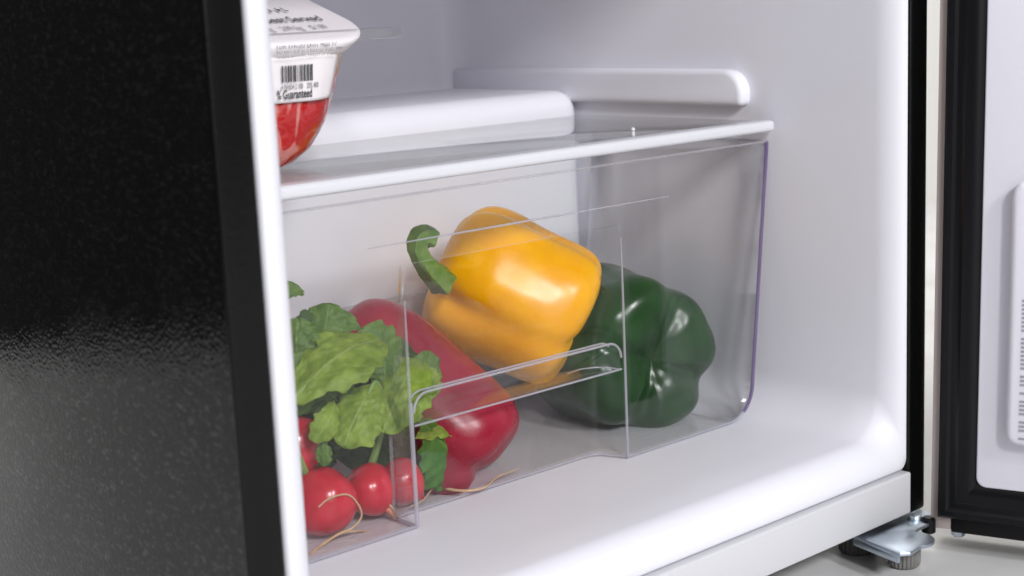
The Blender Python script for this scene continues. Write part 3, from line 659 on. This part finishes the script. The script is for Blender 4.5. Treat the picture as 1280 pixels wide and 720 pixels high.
t_ = film.node_tree; N_ = t_.nodes; L_ = t_.links
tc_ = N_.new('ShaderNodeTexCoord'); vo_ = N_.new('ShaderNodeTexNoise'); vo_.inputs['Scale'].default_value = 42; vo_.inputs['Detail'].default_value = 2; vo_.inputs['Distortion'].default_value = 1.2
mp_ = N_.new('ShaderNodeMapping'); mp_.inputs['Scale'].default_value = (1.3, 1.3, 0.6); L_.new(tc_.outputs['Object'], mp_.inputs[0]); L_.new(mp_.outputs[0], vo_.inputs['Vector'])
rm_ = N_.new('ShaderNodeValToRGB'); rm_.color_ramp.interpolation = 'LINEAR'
e_ = rm_.color_ramp.elements; e_[0].position = 0.50; e_[0].color = (0.40, 0.008, 0.008, 1); e_[1].position = 0.55; e_[1].color = (0.52, 0.17, 0.15, 1)  # pale pink blotches paint reflections on the crinkled red film
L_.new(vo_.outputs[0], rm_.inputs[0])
se_ = N_.new('ShaderNodeSeparateXYZ'); L_.new(tc_.outputs['Object'], se_.inputs[0])
mr_ = N_.new('ShaderNodeMapRange'); mr_.inputs[1].default_value = 0.042; mr_.inputs[2].default_value = 0.058; L_.new(se_.outputs[2], mr_.inputs[0])
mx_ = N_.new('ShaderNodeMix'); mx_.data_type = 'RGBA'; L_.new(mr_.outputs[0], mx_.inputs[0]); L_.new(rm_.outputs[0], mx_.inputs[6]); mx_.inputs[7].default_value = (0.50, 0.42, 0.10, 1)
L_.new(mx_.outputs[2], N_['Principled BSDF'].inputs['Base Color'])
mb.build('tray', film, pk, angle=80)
paper = mat('white_label_paper', (0.74, 0.70, 0.71), 0.45, 0.3, bump=(60, 0.12, 3, 0.001))
lid_rows = []
for (z, off) in ((-0.0240, 0.0006), (-0.0232, 0.0016), (-0.0215, 0.0026), (-0.0190, 0.0040), (-0.0168, 0.0050), (-0.0154, 0.0048), (-0.0146, 0.0038), (-0.0142, 0.0020), (-0.0140, -0.004), (-0.0139, -0.020), (-0.0138, -0.045)):
    lid_rows.append(ring(z, off))
mb = MB().grid(lid_rows, True); b = len(mb.v); mb.f.append(tuple(range(b - nn, b))); mb.f.append(tuple(range(nn))[::-1])
lid = mb.build('lid', paper, pk, angle=60)
# label hanging from the lid over the front of the tray
def front(x, z, out=0.0):
    hx, hy = secs(z); r = 0.030; w = max(0, (z + 0.0795) / 0.0695); xx = x - PC[0]; y = -hy
    if xx > hx - r: d = min(r, xx - (hx - r)); y = -hy + r - math.sqrt(max(0, r * r - d * d))
    return Vector((x, PC[1] + y - out, H + z + SLOPE * w * (y + hy)))
rows = []
for k in range(15):
    z = -0.0225 - 0.0225 * k / 14; x1 = 0.1520 - 0.0050 * k / 14
    rows.append([front(0.055 + (x1 - 0.055) * j / 24, z, 0.0022 + 0.0005 * math.sin(j * .7)) for j in range(25)])
lab = solid(MB().grid(rows).build('label', paper, pk, angle=80), 0.0004)
ink = mat('black_print', (0.05, 0.05, 0.05), 0.5); ink2 = mat('grey_label_print', (0.22, 0.21, 0.21), 0.5)
def text(body, size, fn, x, v, m, parent, sx_=1.0, wt=0.0):
    cu = bpy.data.curves.new('print', 'FONT'); cu.body = body; cu.size = size; cu.offset = wt; cu.resolution_u = 3
    o = bpy.data.objects.new('print', cu); COL.objects.link(o)
    dg = bpy.context.evaluated_depsgraph_get(); me = o.evaluated_get(dg).to_mesh()
    vs = [fn(x + q.co.x * sx_, v + q.co.y) for q in me.vertices]; fs = [tuple(p.vertices) for p in me.polygons]
    bpy.data.objects.remove(o); return part('print', vs, fs, m, parent, smooth=False)
def fl(x, v): return front(x, v, 0.0034)
LX = 0.1142
text('% Guaranteed', 0.0062, fl, LX - 0.003, -0.0430, ink, lab, 0.58, 0.00012)
text('4 701834 2 108    25% 400', 0.0036, fl, LX - 0.0005, -0.0385, ink2, lab, 0.56, 0.00005)
bc = MB(); x = LX
while x < LX + 0.0185:
    w = random.choice((0.0003, 0.0003, 0.0006, 0.0009)); bc.add([fl(x, -0.0350), fl(x + w, -0.0350), fl(x + w, -0.0270), fl(x, -0.0270)], [(0, 1, 2, 3)]); x += w + random.choice((0.0003, 0.0005, 0.0007))
bc.build('barcode', ink, lab, smooth=False)
# print on the lid skirt and top
def sk(x, z):
    w = max(0, (z + 0.0795) / 0.0695); hx, hy = secs(z)
    p = front(min(x, 0.163), z, 0.0056); return p
def top(x, s):                                # s metres back from the front edge of the lid
    hx, hy = secs(-0.014); y = PC[1] - hy + s
    return Vector((x, y, H - 0.0140 + SLOPE * (s) * 1.0 + 0.0007))
def fine_print(fn, x0, x1, v, h, m):
    """a line too small to read: letter-sized strokes in word groups"""
    b_ = MB(); x = x0; left = random.randint(3, 8)
    while x < x1:
        w = random.uniform(0.4, 0.7) * h; hh = h * random.uniform(0.75, 1.0)
        b_.add([fn(x, v), fn(x + w * .35, v), fn(x + w * .35, v + hh), fn(x, v + hh)], [(0, 1, 2, 3)])
        if random.random() < 0.6: y_ = v + hh * random.choice((0, .45, .8)); b_.add([fn(x, y_), fn(x + w, y_), fn(x + w, y_ + hh * .2), fn(x, y_ + hh * .2)], [(0, 1, 2, 3)])
        left -= 1; x += w * 1.3
        if left <= 0: x += h * 0.5; left = random.randint(3, 8)
    b_.build('print', m, lid, smooth=False)
fine_print(sk, LX - 0.004, 0.158, -0.0188, 0.0018, ink2)
fine_print(sk, LX - 0.004, 0.160, -0.0212, 0.0016, ink2)
fine_print(sk, LX - 0.004, 0.146, -0.0232, 0.0014, ink2)
fine_print(top, LX - 0.004, 0.146, 0.036, 0.006, ink)
text('To Best Served', 0.010, top, LX - 0.002, 0.021, ink, lid, 0.72, 0.00015)
text('0.30 kg     2.99 /kg     $ 1.99', 0.0085, top, LX - 0.006, 0.009, ink2, lid, 0.45)
ln = MB().add([top(LX - 0.01, 0.0045), top(0.166, 0.0045), top(0.166, 0.0053), top(LX - 0.01, 0.0053)], [(0, 1, 2, 3)]); ln.build('rule_line', ink2, lid, smooth=False)
# clear rim of the tray that shows past the lid
MB().box((0.165, 0.146, H - 0.0175), (0.206, 0.172, H - 0.0120), 0.0015).build('clear_rim', clear('clear_tray_rim', haze=0.12, tint=(0.85, 0.85, 0.86)), pk)
# small round sticker on the red pepper
rb = [o for o in bpy.data.objects if o.name.startswith('body') and o.parent.get('label', '').startswith('red bell')][0]
from mathutils.bvhtree import BVHTree
off_ = wloc(rb); bv = BVHTree.FromPolygons([v.co + off_ for v in rb.data.vertices], [tuple(p.vertices) for p in rb.data.polygons])
hit = None; seen = []
for px in range(585, 680, 2):                 # walk to the upper edge of the pepper as seen from the front
    q_ = bv.ray_cast(EYE, (at(px, 438, 0.15) - EYE).normalized())
    if q_[0] is None: break
    seen.append(q_)
if len(seen) > 5: hit, nor = seen[-5][0], seen[-5][1]
if hit:
    a_ = nor.orthogonal().normalized(); b_ = nor.cross(a_); sv = []; sf = []
    for k in range(6):
        for q in range(28):
            t = 2 * math.pi * q / 28; p = hit + (a_ * math.cos(t) + b_ * math.sin(t)) * 0.0062 * max(k, 0.02) / 5
            h2, n2, _, _ = bv.find_nearest(p); sv.append(h2 + n2 * 0.0003)
    for k in range(5):
        for q in range(28): sf.append((k * 28 + q, k * 28 + (q + 1) % 28, (k + 1) * 28 + (q + 1) % 28, (k + 1) * 28 + q))
    part('sticker', sv, sf, mat('printed_sticker', (0.65, 0.62, 0.58), 0.4, 0.4, vary=(420, (0.05, 0.05, 0.05), 0.5, 0.58)), rb.parent)
